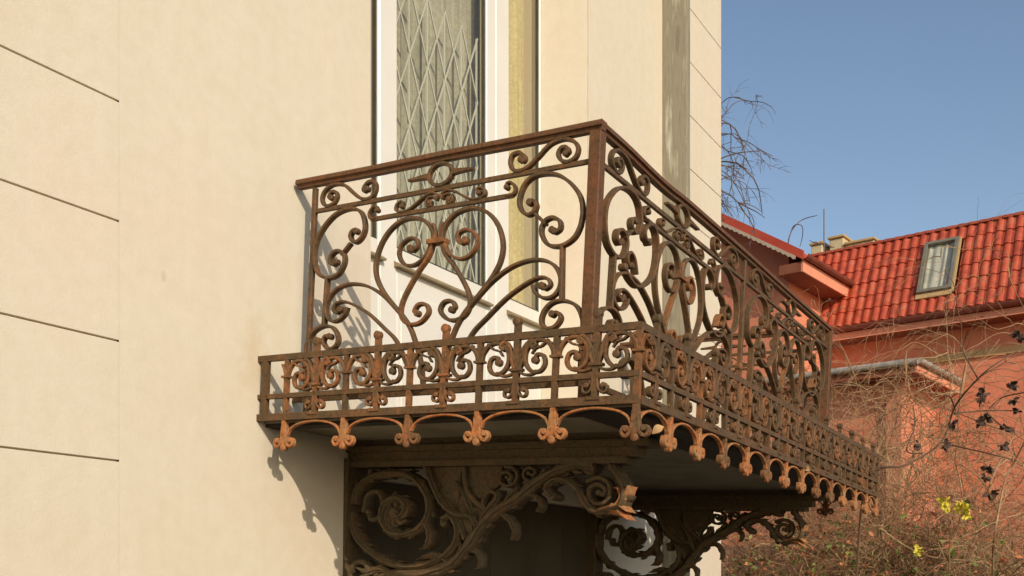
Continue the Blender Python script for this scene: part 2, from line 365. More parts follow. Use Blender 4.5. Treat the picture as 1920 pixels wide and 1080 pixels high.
# handrail
def rail_profile(mb, P, pts, w, h):
    c = catmull([(p[0], p[1]) for p in pts], 6); n = len(c); prof = [(-w/2, h*.35), (-w/2*.86, h*.6), (w/2*.86, h*.6), (w/2, h*.35), (w/2, h*.05), (w*.30, -h*.05), (w*.27, -h*.4), (-w*.27, -h*.4), (-w*.30, -h*.05), (-w/2, h*.05)]
    vs, fs = [], []; k = len(prof)
    for q in c:
        for (b, z) in prof: vs.append(P(q[0], b, q[1]+z))
    for i in range(n-1):
        for j in range(k): fs.append((i*k+j, i*k+(j+1)%k, (i+1)*k+(j+1)%k, (i+1)*k+j))
    fs.append(tuple(range(k-1,-1,-1))); fs.append(tuple(range((n-1)*k, n*k))); mb.add(vs, fs)
ZH = 1.158
mb = MB(); rail_profile(mb, P_side(-XR), [(-.03, ZH+.006), (.4, ZH+.002), (.8, ZH+.003), (1.2, ZH), (NR+.026, ZH)], .052, .037); mb.build('handrail', 'iron_red', bal, 40)
mb = MB(); rail_profile(mb, P_side(XR), [(-.03, ZH), (.4, ZH), (.8, ZH), (1.2, ZH-.004), (NR+.026, ZH-.004)], .052, .037); mb.build('handrail', 'iron_red', bal, 40)
mb = MB(); rail_profile(mb, P_front(-NR), [(-XR+.0275, ZH-.0006), (-1.5, ZH-.001), (-1.25, ZH-.010), (-1.05, ZH-.012), (-.8, ZH-.004), (0, ZH-.002), (.8, ZH-.006), (XR-.0275, ZH-.006)], .0515, .0365); mb.build('handrail', 'iron_red', bal, 40)
# posts
for x in (-XR, XR):
    MB().chbox(x-.0255, x+.0255, -NR-.0255, -NR+.0255, .06, ZH-.016, .004).build('corner_post', 'iron_red', bal)

MOTIF = {
 's_scroll': (.016, [(0.391,1.091),(0.404,1.082),(0.41,1.097),(0.384,1.12),(0.351,1.115),(0.342,1.085),(0.358,1.055),(0.392,1.046),(0.432,1.059),(0.475,1.091),(0.517,1.125),(0.556,1.138),(0.596,1.138),(0.632,1.12),(0.649,1.09),(0.639,1.06),(0.609,1.047),(0.577,1.057),(0.561,1.084),(0.574,1.106),(0.598,1.105),(0.608,1.086),(0.595,1.082)], .013, .013),
 'bow_scroll': (.011, [(0.048,0.982),(0.043,0.969),(0.061,0.968),(0.068,0.984),(0.054,1.004),(0.026,1.002),(0.016,0.990),(0.013,1.010),(0.04,1.022),(0.081,1.009),(0.122,0.985),(0.162,0.966),(0.202,0.964),(0.227,0.977),(0.221,0.999),(0.199,1.008),(0.187,1.0),(0.196,0.988)], .011, .012),
 'rail_hook': (.012, [(0.330,0.956),(0.363,0.957),(0.372,0.981),(0.352,1.005),(0.333,1.005),(0.33,0.99)], .011, 0),
 'heart_bar': (.017, [(0.022,0.800),(0.026,0.854),(0.057,0.898),(0.107,0.924),(0.18,0.928),(0.247,0.898),(0.299,0.838),(0.324,0.763),(0.317,0.698),(0.282,0.636),(0.228,0.576),(0.166,0.515),(0.125,0.463),(0.098,0.41),(0.06,.31),(.04,.19)], 0, 0),
 'lyre_spiral': (.014, [(0.028,0.825),(0.049,0.772),(0.08,0.741),(0.125,0.726),(0.172,0.739),(0.199,0.778),(0.19,0.819),(0.148,0.843),(0.108,0.835),(0.103,0.806),(0.126,0.788),(0.14,0.8)], .016, 0),
 'lyre_stem': (.016, [(0.018,0.826),(0.040,0.76),(0.09,0.7),(0.138,0.633),(0.17,0.575),(0.176,0.526),(0.153,0.489),(0.109,0.474),(0.064,0.484),(0.030,0.52),(0.046,0.553),(0.084,0.556),(0.104,0.531),(0.088,0.519)], .014, 0),
 'arc_bar': (.0145, [(0.152,0.498),(0.214,0.559),(0.283,0.618),(0.365,0.663),(0.446,0.681),(0.514,0.676),(0.565,0.65),(0.595,0.603),(0.593,0.557),(0.565,0.528),(0.525,0.526),(0.487,0.55),(0.473,0.581)], 0, 0),
 'arc_scroll': (.013, [(.13,.30),(0.193,0.409),(0.262,0.47),(0.35,0.54),(0.431,0.585),(0.491,0.607),(0.535,0.603),(0.553,0.576),(0.530,0.560),(0.514,0.575)], .015, 0),
 'corner_scroll': (.0155, [(0.442,0.913),(0.452,0.919),(0.468,0.91),(0.473,0.891),(0.458,0.869),(0.434,0.865),(0.408,0.883),(0.394,0.913),(0.397,0.948),(0.415,0.988),(0.451,1.012),(0.503,1.017),(0.564,1.003),(0.616,0.968),(0.658,0.92),(0.676,0.88),(0.681,0.845),(0.68,0.821),(0.671,0.781),(0.645,0.743),(0.594,0.722),(0.538,0.732),(0.506,0.771),(0.502,0.807),(0.521,0.832),(0.552,0.838),(0.581,0.821),(0.586,0.792),(0.563,0.778),(0.55,0.79)], .014, .014),
 'link_bar': (.013, [(0.470,0.863),(0.520,0.816)], 0, 0),
 'upright': (.016, [(0.598,0.726),(0.606,0.507)], 0, 0),
 'foot_scroll': (.015, [(0.70,0.20),(0.705,0.386),(0.698,0.438),(0.669,0.484),(0.615,0.507),(0.563,0.502),(0.528,0.47),(0.52,0.43),(0.545,0.405),(0.581,0.408),(0.606,0.438),(0.592,0.462),(0.568,0.459)], .014, 0),
}
HALF = .735
MOTIF_FRONT = {}
for k_, (w_, pts_, b1_, b0_) in MOTIF.items():
    f_ = .74 if k_ in ('heart_bar', 'lyre_spiral', 'lyre_stem') else 1.0
    MOTIF_FRONT[k_] = (w_, [(a_*f_, z_) for a_, z_ in pts_], b1_, b0_)
MOTIF_FRONT['hook_scroll'] = (.0155, [(.318,.868),(.352,.872),(.358,.905),(.325,.938),(.283,.945),(.252,.917),(.238,.842),(.262,.750),(.330,.685),(.405,.655),(.470,.668),(.515,.700)], .016, .016)
MOTIF_FRONT['small_scroll'] = (.0145, [(.415,.700),(.440,.755),(.475,.772),(.500,.748),(.486,.715),(.462,.722)], .014, 0)
MOTIF_FRONT['low_scroll'] = (.0145, [(.235,.30),(.262,.42),(.315,.475),(.375,.470),(.400,.425),(.370,.390),(.340,.408)], .015, 0)
MOTIF_FRONT['base_scroll'] = (.0145, [(.30,.20),(.345,.30),(.420,.345),(.480,.325),(.485,.280),(.450,.265),(.432,.288)], .014, 0)
def railing(P, cs, scale, a0, a1, motif):
    """one side of the railing: rails, then the same scroll unit about each centre"""
    mb = MB()
    pbox(mb, P, max(a0, a0+.09) if a0 > -.1 else a0, a1, -.008, .008, 1.026, 1.043); pbox(mb, P, a0, a1, -.009, .009, .172, .194)
    for c in cs: pbox(mb, P, c-.362*scale, c+.362*scale, -.0085, .0085, .946, .962)
    r = mb.build('railing_panel', 'iron', bal)
    for c in cs:
        # ring with two spikes in the top band
        mb = MB(); n = 24
        ring = [(c+.058*scale*math.cos(2*math.pi*k/n), 1.094+.046*math.sin(2*math.pi*k/n)) for k in range(n)]
        ribbon(mb, P, ring+ring[:2], .015, .026, 1)
        for s in (-1, 1):
            ribbon(mb, P, [(c+s*.060*scale, 1.094), (c+s*.10*scale, 1.094), (c+s*.165*scale, 1.092)], .026, .024, 4, taper=lambda t: 1-.62*t)
        mb.build('ring', 'iron', r, 40)
        # collar that ties the lyre, with its crown
        mb = MB(); pbox(mb, P, c-.044, c+.044, -.024, .024, .803, .822)
        for s in (-1, 1): ribbon(mb, P, [(c+s*.012, .812), (c+s*.014, .86), (c+s*.026, .892)], .012, .024, 4, taper=lambda t: 1-.6*t)
        mb.build('collar', 'iron_rust', r)
        for i, (nm, (wd, pts, b1, b0)) in enumerate(motif.items()):
            for s in (-1, 1):
                mb = MB()
                q = [(c+s*a*scale, z) for a, z in pts]
                ribbon(mb, P, q, wd*.88, .025+.0007*i+.0002*(s+1), 5, ball=b1, ball0=b0)
                mb.build(nm, 'iron_rust' if (i*2 + s) % 9 == 0 else 'iron', r, 40)
    return r
side_c = .765
railing(P_side(-XR), [side_c], 1.0, -.03, NR-.024, MOTIF)
for x in (-XR, XR):
    MB().chbox(x-.0115, x+.0115, -.083, -.060, .062, ZH-.018, .003).build('wall_bar', 'iron', bal)
railing(P_front(-NR), [-XR/2, XR/2], (XR/2-.02)/HALF, -XR+.024, XR-.024, MOTIF_FRONT)
railing(P_side(XR), [side_c], 1.0, -.03, NR-.024, MOTIF)
MB().chbox(-.012, .012, -NR-.012, -NR+.012, .062, ZH-.02, .003).build('middle_bar', 'iron', bal)

# fascia apron: rails, bars, scrolls, drip finials and arches
I3 = lambda a, b, c: (a, b, c)
def fm(build, name, mat): mb = MB(); build(mb); return mb.build(name, mat, smooth=40, mesh_only=True)
def b_bar(mb):
    pbox(mb, I3, -.011, .011, -.009, .009, .07, .318); pbox(mb, I3, -.021, .021, -.016, .016, .236, .245)
    for s in (-1, 1): ribbon(mb, I3, [(s*.003,.24),(s*.010,.268),(s*.026,.296)], .015, .0225, 3, taper=lambda t: 1-.5*t)
def b_baluster(mb):
    pbox(mb, I3, -.012, .012, -.0095, .0095, .075, .372); pbox(mb, I3, -.026, .026, -.017, .017, .196, .206)
    disc(mb, I3, -.002, .383, .0175, .030); pbox(mb, I3, -.026, .026, -.020, .020, .0715, .084)
    for s in (-1, 1):
        ribbon(mb, I3, [(s*.008,.155),(s*.012,.120),(s*.027,.100),(s*.046,.104),(s*.047,.122),(s*.034,.126)], .009, .022, 4, ball=.010)
        ribbon(mb, I3, [(s*.004,.20),(s*.014,.235),(s*.024,.27),(s*.044,.298)], .020, .0215, 4, taper=lambda t: 1-.45*t)
def b_scroll(mb, s):
    ribbon(mb, I3, [(s*.010,.236),(s*.016,.268),(s*.044,.300),(s*.090,.304),(s*.127,.272),(s*.130,.225),(s*.103,.192),(s*.066,.190),(s*.046,.215),(s*.054,.246),(s*.080,.252),(s*.088,.232)], .0135, .023, 4, ball=.0145)
    ribbon(mb, I3, [(s*.036,.306),(s*.062,.284),(s*.088,.276),(s*.104,.256)], .010, .0195, 3, taper=lambda t: 1-.5*t)
def b_leafbar(mb, s):
    ribbon(mb, I3, [(s*.008,.198),(s*.022,.235),(s*.028,.270),(s*.046,.302),(s*.066,.306),(s*.076,.290),(s*.064,.282)], .0125, .0245, 4, ball=.009)
    ribbon(mb, I3, [(s*.008,.200),(s*.026,.184),(s*.060,.180),(s*.084,.190)], .010, .0205, 4, ball=.008)
def b_finial(mb):
    pbox(mb, I3, -.010, .010, -.012, .012, -.055, .060)
    disc(mb, I3, 0, -.064, .0155, .028)
    for s in (-1, 1):
        ribbon(mb, I3, [(s*.006,.03),(s*.011,-.015),(s*.020,-.048),(s*.038,-.060),(s*.052,-.045),(s*.044,-.028),(s*.034,-.034)], .0135, .025, 4, ball=.012, taper=lambda t: 1.15-.35*t)
def arch_mesh(gap):
    mb = MB(); ribbon(mb, I3, [(.018,-.012),(.032,.012),(.07,.033),(gap/2-.03,.0445),(gap/2+.03,.0445),(gap-.07,.033),(gap-.032,.012),(gap-.018,-.012)], .0085, .019, 4)
    return mb.build('arch', 'iron_orange', smooth=40, mesh_only=True)
FM = {'bar': fm(b_bar, 'bar', 'iron'), 'baluster': fm(b_baluster, 'baluster', 'iron'), 'finial': fm(b_finial, 'finial', 'iron_orange')}
for s in (-1, 1):
    FM['scroll', s] = fm(lambda mb: b_scroll(mb, s), 'apron_scroll', 'iron'); FM['leafbar', s] = fm(lambda mb: b_leafbar(mb, s), 'leaf_bar', 'iron')
FMR = {}
for k in list(FM):
    me = FM[k].copy(); me.materials.clear(); me.materials.append(M['iron_rust']); FMR[k] = me
def apron(P, a_first, a_last, n, rot, start_gap, skip=(), r0=None, r1=None):
    gap = (a_last-a_first)/n; mb = MB()
    lo, hi = (r0, r1)
    pbox(mb, P, lo, hi, -.010, .010, .314, .340); pbox(mb, P, lo, hi, -.0105, .0105, .150, .170)
    pbox(mb, P, lo, hi, -.015, .015, .0535, .0835)
    if start_gap is not None: pbox(mb, P, start_gap-.014, start_gap+.014, -.0125, .0125, .052, .338)
    r = mb.build('apron', 'iron', bal)
    am = arch_mesh(gap)
    def put(name, key, a, tint=.45):
        if key == 'arch': me = am
        else: me = FMR[key] if rnd.random() < tint else FM[key]
        o = link(name, me, r); o.location = P(a, 0, 0); o.rotation_euler = (0, rnd.uniform(-.012, .012), rot)
        return o
    for i in range(n+1):
        a = a_first + gap*i
        if i not in skip: put('bar', 'bar', a); put('finial', 'finial', a, .3)
        if i < n:
            put('arch', 'arch', a)
            put('baluster', 'baluster', a+gap/2)
            d = 1
            put('apron_scroll', ('scroll', d), a); put('apron_scroll', ('scroll', -d), a+gap)
            put('leaf_bar', ('leafbar', d), a+gap/2, .4); put('leaf_bar', ('leafbar', -d), a+gap/2, .4)
    return r
# along the sides the local a axis runs outward (-y): turn the pieces by -90 degrees
apron(P_side(-XF), .154, NF, 5, rad(-90), .03, (), -.02, NF+.010)
apron(P_front(-NF), -XF, XF, 13, 0, None, (0,), -XF+.0105, XF-.0105)
apron(P_side(XF), .154, NF, 5, rad(-90), .03, (5,), -.02, NF+.010)
# brackets
BR_ = {
 'volute': (.036, [(0.04,-0.259),(0.07,-0.171),(0.186,-0.118),(0.336,-0.116),(0.444,-0.172),(0.493,-0.263),(0.462,-0.354),(0.376,-0.398),(0.277,-0.394),(0.22,-0.338),(0.228,-0.261),(0.309,-0.228),(0.361,-0.267),(0.331,-0.317),(0.295,-0.305)], .03, 0),
 'belly': (.032, [(0.02,-0.30),(0.035,-0.36),(0.085,-0.441),(0.209,-0.518),(0.344,-0.554),(0.48,-0.542),(0.596,-0.493),(0.654,-0.428),(0.654,-0.357),(0.617,-0.313),(0.582,-0.327),(0.585,-0.347)], .02, 0),
 'limb': (.05, [(.0,-.74),(0.071,-0.668),(0.305,-0.601),(0.482,-0.581),(0.621,-0.537),(0.716,-0.451),(0.786,-0.355),(0.857,-0.292),(0.978,-0.223),(1.078,-0.15),(1.179,-0.102),(1.261,-0.085),(1.346,-0.089)], 0, 0),
 'tail': (.028, [(1.152,-0.222),(1.117,-0.186),(1.156,-0.15),(1.211,-0.151),(1.266,-0.187),(1.31,-0.252),(1.357,-0.284),(1.428,-0.275),(1.478,-0.251),(1.488,-0.187),(1.453,-0.129),(1.42,-0.085)], 0, .018),
 'tail_spiral': (.02, [(1.366,-0.204),(1.387,-0.212),(1.392,-0.187),(1.358,-0.169),(1.32,-0.187),(1.322,-0.228),(1.356,-0.252),(1.401,-0.24),(1.418,-0.199),(1.403,-0.158),(1.357,-0.14),(1.305,-0.157)], 0, .014),
 'small_spiral': (.014, [(0.909,-0.136),(0.921,-0.148),(0.93,-0.13),(0.904,-0.112),(0.875,-0.124),(0.873,-0.155),(0.904,-0.174),(0.946,-0.161),(0.959,-0.124),(0.935,-0.093),(0.892,-0.088)], 0, .010),
 'tiny_spiral': (.014, [(1.022,-0.119),(1.044,-0.128),(1.05,-0.107),(1.021,-0.094),(0.994,-0.112),(1.002,-0.143),(1.045,-0.156)], 0, .010),
 'web_scroll': (.03, [(0.473,-0.087),(0.524,-0.185),(0.575,-0.256),(0.655,-0.306),(0.731,-0.312),(.77,-.36)], 0, 0),
 'web_bar': (.026, [(0.675,-0.087),(0.694,-0.186),(0.743,-0.242),(0.804,-0.28),(.82,-.30)], 0, 0),
 'web_curl': (.018, [(.80,-.30),(.79,-.24),(.82,-.20),(.855,-.21),(.85,-.24)], .012, 0),
 'inner_scroll': (.022, [(.10,-.30),(.12,-.22),(.18,-.20),(.215,-.25),(.20,-.32),(.15,-.335),(.135,-.30)], .016, 0),
 'lower_scroll': (.026, [(.02,-.60),(.06,-.55),(.12,-.545),(.15,-.59),(.11,-.62)], .016, 0),
 'hanging_leaf': (.042, [(0.66,-0.480),(0.725,-0.462),(0.775,-0.485),(0.782,-0.535),(.760,-.552)], 0, 0),
 'drop_leaf': (.042, [(0.85,-0.285),(0.92,-0.318),(0.955,-0.37),(.948,-.415)], 0, 0),
 'curl_leaf': (.036, [(0.975,-0.221),(1.05,-0.215),(1.085,-0.25),(1.070,-.29)], 0, 0),
 'web_leaf': (.060, [(.70,-.42),(.66,-.34),(.60,-.26),(.535,-.20)], 0, 0),
 'web_lobe': (.055, [(.74,-.38),(.73,-.30),(.69,-.22),(.64,-.15)], 0, 0),
 'sheath_leaf': (.060, [(.76,-.40),(.80,-.30),(.86,-.24),(.87,-.19)], 0, 0),
 'arm_leaf': (.045, [(.88,-.28),(.93,-.22),(.965,-.19),(.96,-.16)], 0, 0),
 'belly_leaf': (.055, [(.62,-.53),(.56,-.50),(.50,-.50),(.44,-.52)], 0, 0),
 'foot_leaf': (.060, [(.30,-.60),(.22,-.57),(.14,-.59),(.08,-.57)], 0, 0),
 'volute_leaf': (.055, [(.47,-.34),(.50,-.40),(.49,-.45),(.455,-.47)], 0, 0),
 'eye_leaf': (.050, [(.30,-.39),(.25,-.34),(.26,-.29),(.30,-.28)], 0, 0),
 'flame_leaf': (.046, [(1.36,-.284),(1.42,-.278),(1.465,-.288),(1.515,-.318)], 0, 0),
 'flame_lobe': (.040, [(1.38,-.278),(1.44,-.262),(1.475,-.262),(1.51,-.285)], 0, 0),
 'tip_leaf': (.040, [(1.43,-.275),(1.475,-.25),(1.492,-.215),(1.51,-.175)], 0, 0),
 'tip_lobe': (.030, [(1.45,-.262),(1.475,-.225),(1.465,-.19),(1.445,-.185)], 0, 0),
}
BR_WEB = [(.46,-.0835),(.655,-.0835),(.665,-.15),(.70,-.215),(.765,-.262),(.80,-.285),(.775,-.345),(.725,-.41),(.69,-.435),(.668,-.37),(.625,-.305),(.575,-.275),(.535,-.245),(.50,-.175)]
BR_WEB2 = [(.69,-.0835),(.875,-.0835),(.868,-.12),(.862,-.17),(.835,-.19),(.79,-.21),(.765,-.235),(.725,-.21),(.70,-.16)]
def plate(mb, P, poly, d):
    n = len(poly); cx = sum(p[0] for p in poly)/n; cz = sum(p[1] for p in poly)/n
    vs = [P(a, -d/2, c) for a, c in poly] + [P(a, d/2, c) for a, c in poly]
    vs += [P(cx+(a-cx)*.55, -d/2-.014*(k % 2), cz+(c-cz)*.55) for k, (a, c) in enumerate(poly)] + [P(cx+(a-cx)*.55, d/2+.014*(k % 2), cz+(c-cz)*.55) for k, (a, c) in enumerate(poly)] + [P(cx, -d/2-.01, cz), P(cx, d/2+.01, cz)]
    fs = []
    for k in range(n):
        j = (k+1) % n
        fs += [(k, j, n+j, n+k), (k, 2*n+k, 2*n+j, j), (2*n+k, 4*n, 2*n+j), (n+k, n+j, 3*n+j, 3*n+k), (3*n+k, 3*n+j, 4*n+1)]
    mb.add(vs, fs)
def bracket(x):
    P = P_side(x)
    mb = MB()
    pbox(mb, P, -.06, .034, -.075, .075, -.86, -.041)             # wall plate
    o = mb.build('bracket', 'iron_bracket', bal)
    bm = MB(); pbox(bm, P, -.05, NF-.262, -.035, .035, .0170, .0490); pbox(bm, P, -.05, 1.60, -.060, .060, -.012, .0165); pbox(bm, P, -.04, 1.545, -.045, .045, -.055, -.0125); pbox(bm, P, -.04, 1.50, -.058, .058, -.083, -.0555)
    bm.build('beam', 'iron_bracket', o)
    for poly in (BR_WEB, BR_WEB2):
        wm = MB(); plate(wm, P, poly, .030); wm.build('web_plate', 'iron_bracket', o, 25)
    rg = random.Random(5)
    for k in range(9):
        an = k*.75; c0 = (.292+.02*math.cos(an), -.308+.02*math.sin(an)); R_ = rg.uniform(.05, .085)
        lm = MB(); ribbon(lm, P, [c0, (c0[0]+R_*.55*math.cos(an+.3), c0[1]+R_*.55*math.sin(an+.3)), (c0[0]+R_*math.cos(an+.9), c0[1]+R_*math.sin(an+.9))], .032, .050+.004*k, 4, taper=lambda t: (.5+1.2*t-1.5*t*t))
        lm.build('rosette_leaf', 'iron_bracket', o, 45)
    for i, (nm, (wd, pts, b1, b0)) in enumerate(BR_.items()):
        mb = MB(); leafy = 'leaf' in nm or 'lobe' in nm
        big = nm in ('volute', 'belly', 'limb', 'tail', 'web_scroll')
        tp = (lambda t: ((.45+1.3*t-1.2*t*t)*(1+.2*math.sin(t*26))+.1)*(1-t**4*.9)) if leafy else ((lambda t: 1+.16*math.sin(t*46)+.10*math.sin(t*91)) if big else None)
        if leafy: wd *= .74
        ribbon(mb, P, pts, wd, (.085 if big else (.034 if leafy else .055))+.0021*i, 6, ball=b1, ball0=b0, taper=tp, ch=.010 if big else .005)
        if leafy: ribbon(mb, P, pts, wd*.3, .034+.0021*i+.018, 5, taper=lambda t: 1.1-t*.9)
        if big:   # raised midrib and leaf lobes along the cast limbs
            ribbon(mb, P, pts, wd*.35, (.085+.0021*i)+.026, 5, taper=lambda t: 1+.3*math.sin(t*60))
            c = catmull(pts, 4)
            for j in range(3, len(c)-3, 3):
                q = c[j]; t = Vector((c[j+1][0]-c[j-1][0], c[j+1][1]-c[j-1][1])).normalized(); nn = Vector((-t.y, t.x))
                for s in (-1, 1):
                    sz = wd*rnd.uniform(.7, 1.15)
                    ribbon(mb, P, [q, (q[0]+nn.x*s*sz*.6+t.x*sz*.5, q[1]+nn.y*s*sz*.6+t.y*sz*.5), (q[0]+nn.x*s*sz*.75+t.x*sz*1.1, q[1]+nn.y*s*sz*.75+t.y*sz*1.1)], wd*.55, .05+.0017*(j%7)+.0009*i, 3, taper=lambda t: 1.1-.8*t)
        mb.build(nm, 'iron_bracket' if nm not in ('flame_leaf', 'tip_leaf', 'flame_lobe', 'tip_lobe') else 'iron_orange', o, 45)
    return o
bracket(3.99-5.32+.02); bracket(6.72-5.32)
# fallen leaves caught on the apron
LEAF_L = ['large curled pale leaf hanging below the balcony corner', 'small dry leaf on the apron just right of the balcony corner', 'small dry leaf inside the front apron near its corner',
          'tiny dry leaf stuck to the lower rail of the front apron', 'dry leaf on the front apron rail near its middle', 'dry leaf on the side apron near the wall, outer of two', 'dry leaf on the side apron near the wall, inner of two']
for i, (x, y, z, s) in enumerate([(-1.80,-NF-.016,-.02,.05),(-1.70,-NF-.004,.088,.04),(-1.2,-NF+.03,.09,.035),(-.9,-NF-.016,.03,.03),(.2,-NF-.012,.055,.05),(-1.95,-.30,.10,.05),(-1.93,-.24,.085,.045)]):
    mb = MB(); n = 7; vs = []
    for k in range(n):
        t = k/(n-1); wv = .32*s*math.sin(math.pi*min(t*1.02, 1))+.001; h = .25*s*math.sin(t*2.6)
        vs += [(t*s-s/2, -wv, h+.25*wv), (t*s-s/2, 0, h), (t*s-s/2, wv, h+.3*wv)]
    fs = []
    for k in range(n-1): fs += [(k*3, k*3+1, k*3+4, k*3+3), (k*3+1, k*3+2, k*3+5, k*3+4)]
    mb.add(vs, fs); lo = mb.build('dry_leaf', 'leaf_dry', None, 60)
    Mx = Matrix.LocRotScale(bal.location, bal.rotation_euler, None)
    lo.location = Mx @ Vector((x, y, z)); lo.rotation_euler = (rnd.uniform(.6, 1.6), rnd.uniform(-.9, .9), rnd.uniform(0, 6))
    tag(lo, LEAF_L[i], 'leaf', 'dry leaves caught on the balcony')

# ------------------------------------------------------------------ red house
red = thing('red_house', 'salmon red house with tiled mansard roof and skylight', 'house', (18.074, -.406, 0))
red.rotation_euler = (0, 0, rad(-97.563))
TH = rad(64); ct, st = math.cos(TH), math.sin(TH)
ZE, ZR = 5.985, 7.53; SL = (ZR-ZE)/st
RX0, RX1 = -3.4, 3.9
MB().box(RX0-2.2, RX1, .45, 8, 0, 5.93).build('wall', 'salmon', red)
MB().box(RX0-2.2, RX1+.05, .40, .4495, 5.24, 5.355).build('string_course', 'ochre', red)
# roof body behind the tiles
rb = MB(); 
for (y, z) in ((0, 0),): pass
rb.add([(RX0-2.2,.05,ZE-.04),(RX1,.05,ZE-.04),(RX1,.05+SL*ct,ZR-.04),(RX0-2.2,.05+SL*ct,ZR-.04),(RX0-2.2,4.5,ZR+.75),(RX1,4.5,ZR+.75),(RX0-2.2,8,ZE),(RX1,8,ZE)],
       [(0,1,2,3),(3,2,5,4),(4,5,7,6),(0,3,4,6),(1,7,5,2),(0,6,7,1)])
roof = rb.build('roof', 'tile_dark', red)
TP = .152; RW = .29
def tile_mesh():
    mb = MB(); n = 8; prof = []
    for k in range(n+1):
        t = k/n; prof.append((t*TP, .030*max(0, math.sin(math.pi*min(max((t-.12)/.76, 0), 1)))**.8 ))
    vs, fs = [], []
    for (s, lift) in ((0, .020), (RW+.03, .0)):
        for (x, h) in prof: vs.append((x, s, h+lift))
    for (x, h) in prof: vs.append((x, .0, h*.3-.004))
    m = n+1
    for k in range(n): fs += [(k, k+1, m+k+1, m+k), (2*m+k, 2*m+k+1, k+1, k)]
    mb.add(vs, fs); return mb.build('tile', 'tile', smooth=35, mesh_only=True)
tm = tile_mesh(); nrow = int(SL/RW)+1
SKX0, SKX1, SKZ0, SKZ1 = -.215, .335, 6.325, 7.27
for c in range(int((RX1-RX0)/TP)):
    for r in range(nrow):
        x = RX0 + c*TP; s0 = r*RW - .02
        if s0 + .05 > SL: continue
        zc = ZE + (s0+RW/2)*st
        if SKX0-.03 < x+TP/2 < SKX1+.10 and SKZ0-.02 < zc < SKZ1-.0: continue
        o = link('tile', tm, roof); o.location = (x, s0*ct, ZE + s0*st); o.rotation_euler = (TH+rnd.uniform(-.022, .018), rnd.uniform(-.012, .012), rnd.uniform(-.016, .016)); o.location.x += rnd.uniform(-.004, .004)
rt = MB(); n = 8
for (x, rr) in ((0, .075), (.19, .062)):
    rt.v += [(x, rr*math.cos(math.pi*k/n), rr*.9*math.sin(math.pi*k/n)) for k in range(n+1)]
rt.f = [(k, k+1, n+2+k, n+1+k) for k in range(n)] + [tuple(range(n+1))]
rtm = rt.build('ridge_tile', 'tile_dark', smooth=40, mesh_only=True)
for k in range(int((RX1-RX0)/.175)):
    o = link('ridge_tile', rtm, roof); o.location = (RX0+k*.175, SL*ct+.01, ZR-.02)
# skylight
def on_roof(x, s, h): return (x, s*ct - h*st, ZE + s*st + h*ct)
sk = MB(); s0, s1 = (SKZ0-ZE)/st, (SKZ1-ZE)/st
def rbox(mb, x0, x1, sa, sb, h0, h1):
    vs = [on_roof(x, s, h) for h in (h0, h1) for (x, s) in ((x0, sa), (x1, sa), (x1, sb), (x0, sb))]
    mb.add(vs, [(0,3,2,1),(4,5,6,7),(0,1,5,4),(1,2,6,5),(2,3,7,6),(3,0,4,7)])
f = .055
rbox(sk, SKX0, SKX0+f, s0, s1, 0, .095); rbox(sk, SKX1-f, SKX1, s0, s1, 0, .095); rbox(sk, SKX0+f, SKX1-f, s0, s0+f, 0, .0945); rbox(sk, SKX0+f, SKX1-f, s1-f, s1, 0, .0945)
sko = sk.build('skylight', 'sky_frame', red)
pn = MB(); pn.quad(on_roof(SKX0+f+.001,s0+f+.001,.06),on_roof(SKX1-f-.001,s0+f+.001,.06),on_roof(SKX1-f-.001,s1-f-.001,.06),on_roof(SKX0+f+.001,s1-f-.001,.06)); pn.build('pane', 'glass', sko)
cu = MB(); nn = 40
for k in range(nn):
    x = SKX0+f+(SKX1-SKX0-2*f)*k/nn; x2 = SKX0+f+(SKX1-SKX0-2*f)*(k+1)/nn
    h = .014+.010*math.sin(k*.55+math.sin(k*.21)); h2 = .014+.010*math.sin((k+1)*.55+math.sin((k+1)*.21))
    cu.quad(on_roof(x, s0+f, h), on_roof(x2, s0+f, h2), on_roof(x2, s1-f, h2), on_roof(x, s1-f, h))
cu.build('curtain', 'sky_curtain', sko, 80)
fl = MB(); rbox(fl, SKX0-.02, SKX1+.0, s0-.10, s0-.001, .02, .05); rbox(fl, SKX1+.001, SKX1+.03, s0-.04, s1+.02, .015, .05)
fl.build('flashing', 'ochre', sko)
# eave: gutter, fascia, soffit
gm = MB(); n = 8; gv = []
for x in (RX0-.5, RX1+.05): gv += [(x, -.075+.075*math.cos(math.pi*k/n+math.pi), ZE-.04-.085*math.sin(math.pi*k/n)) for k in range(n+1)]
gm.add(gv, [(k, k+1, n+2+k, n+1+k) for k in range(n)]); gm.build('gutter', 'gutter_dark', red, 60)
MB().box(RX0-.5, RX1+.02, -.02, .0, 5.745, ZE-.125).build('fascia_board', 'salmon_pale', red)
MB().box(RX0-.5, RX1+.02, .0005, .4495, 5.75, 5.78).build('soffit', 'soffit', red)
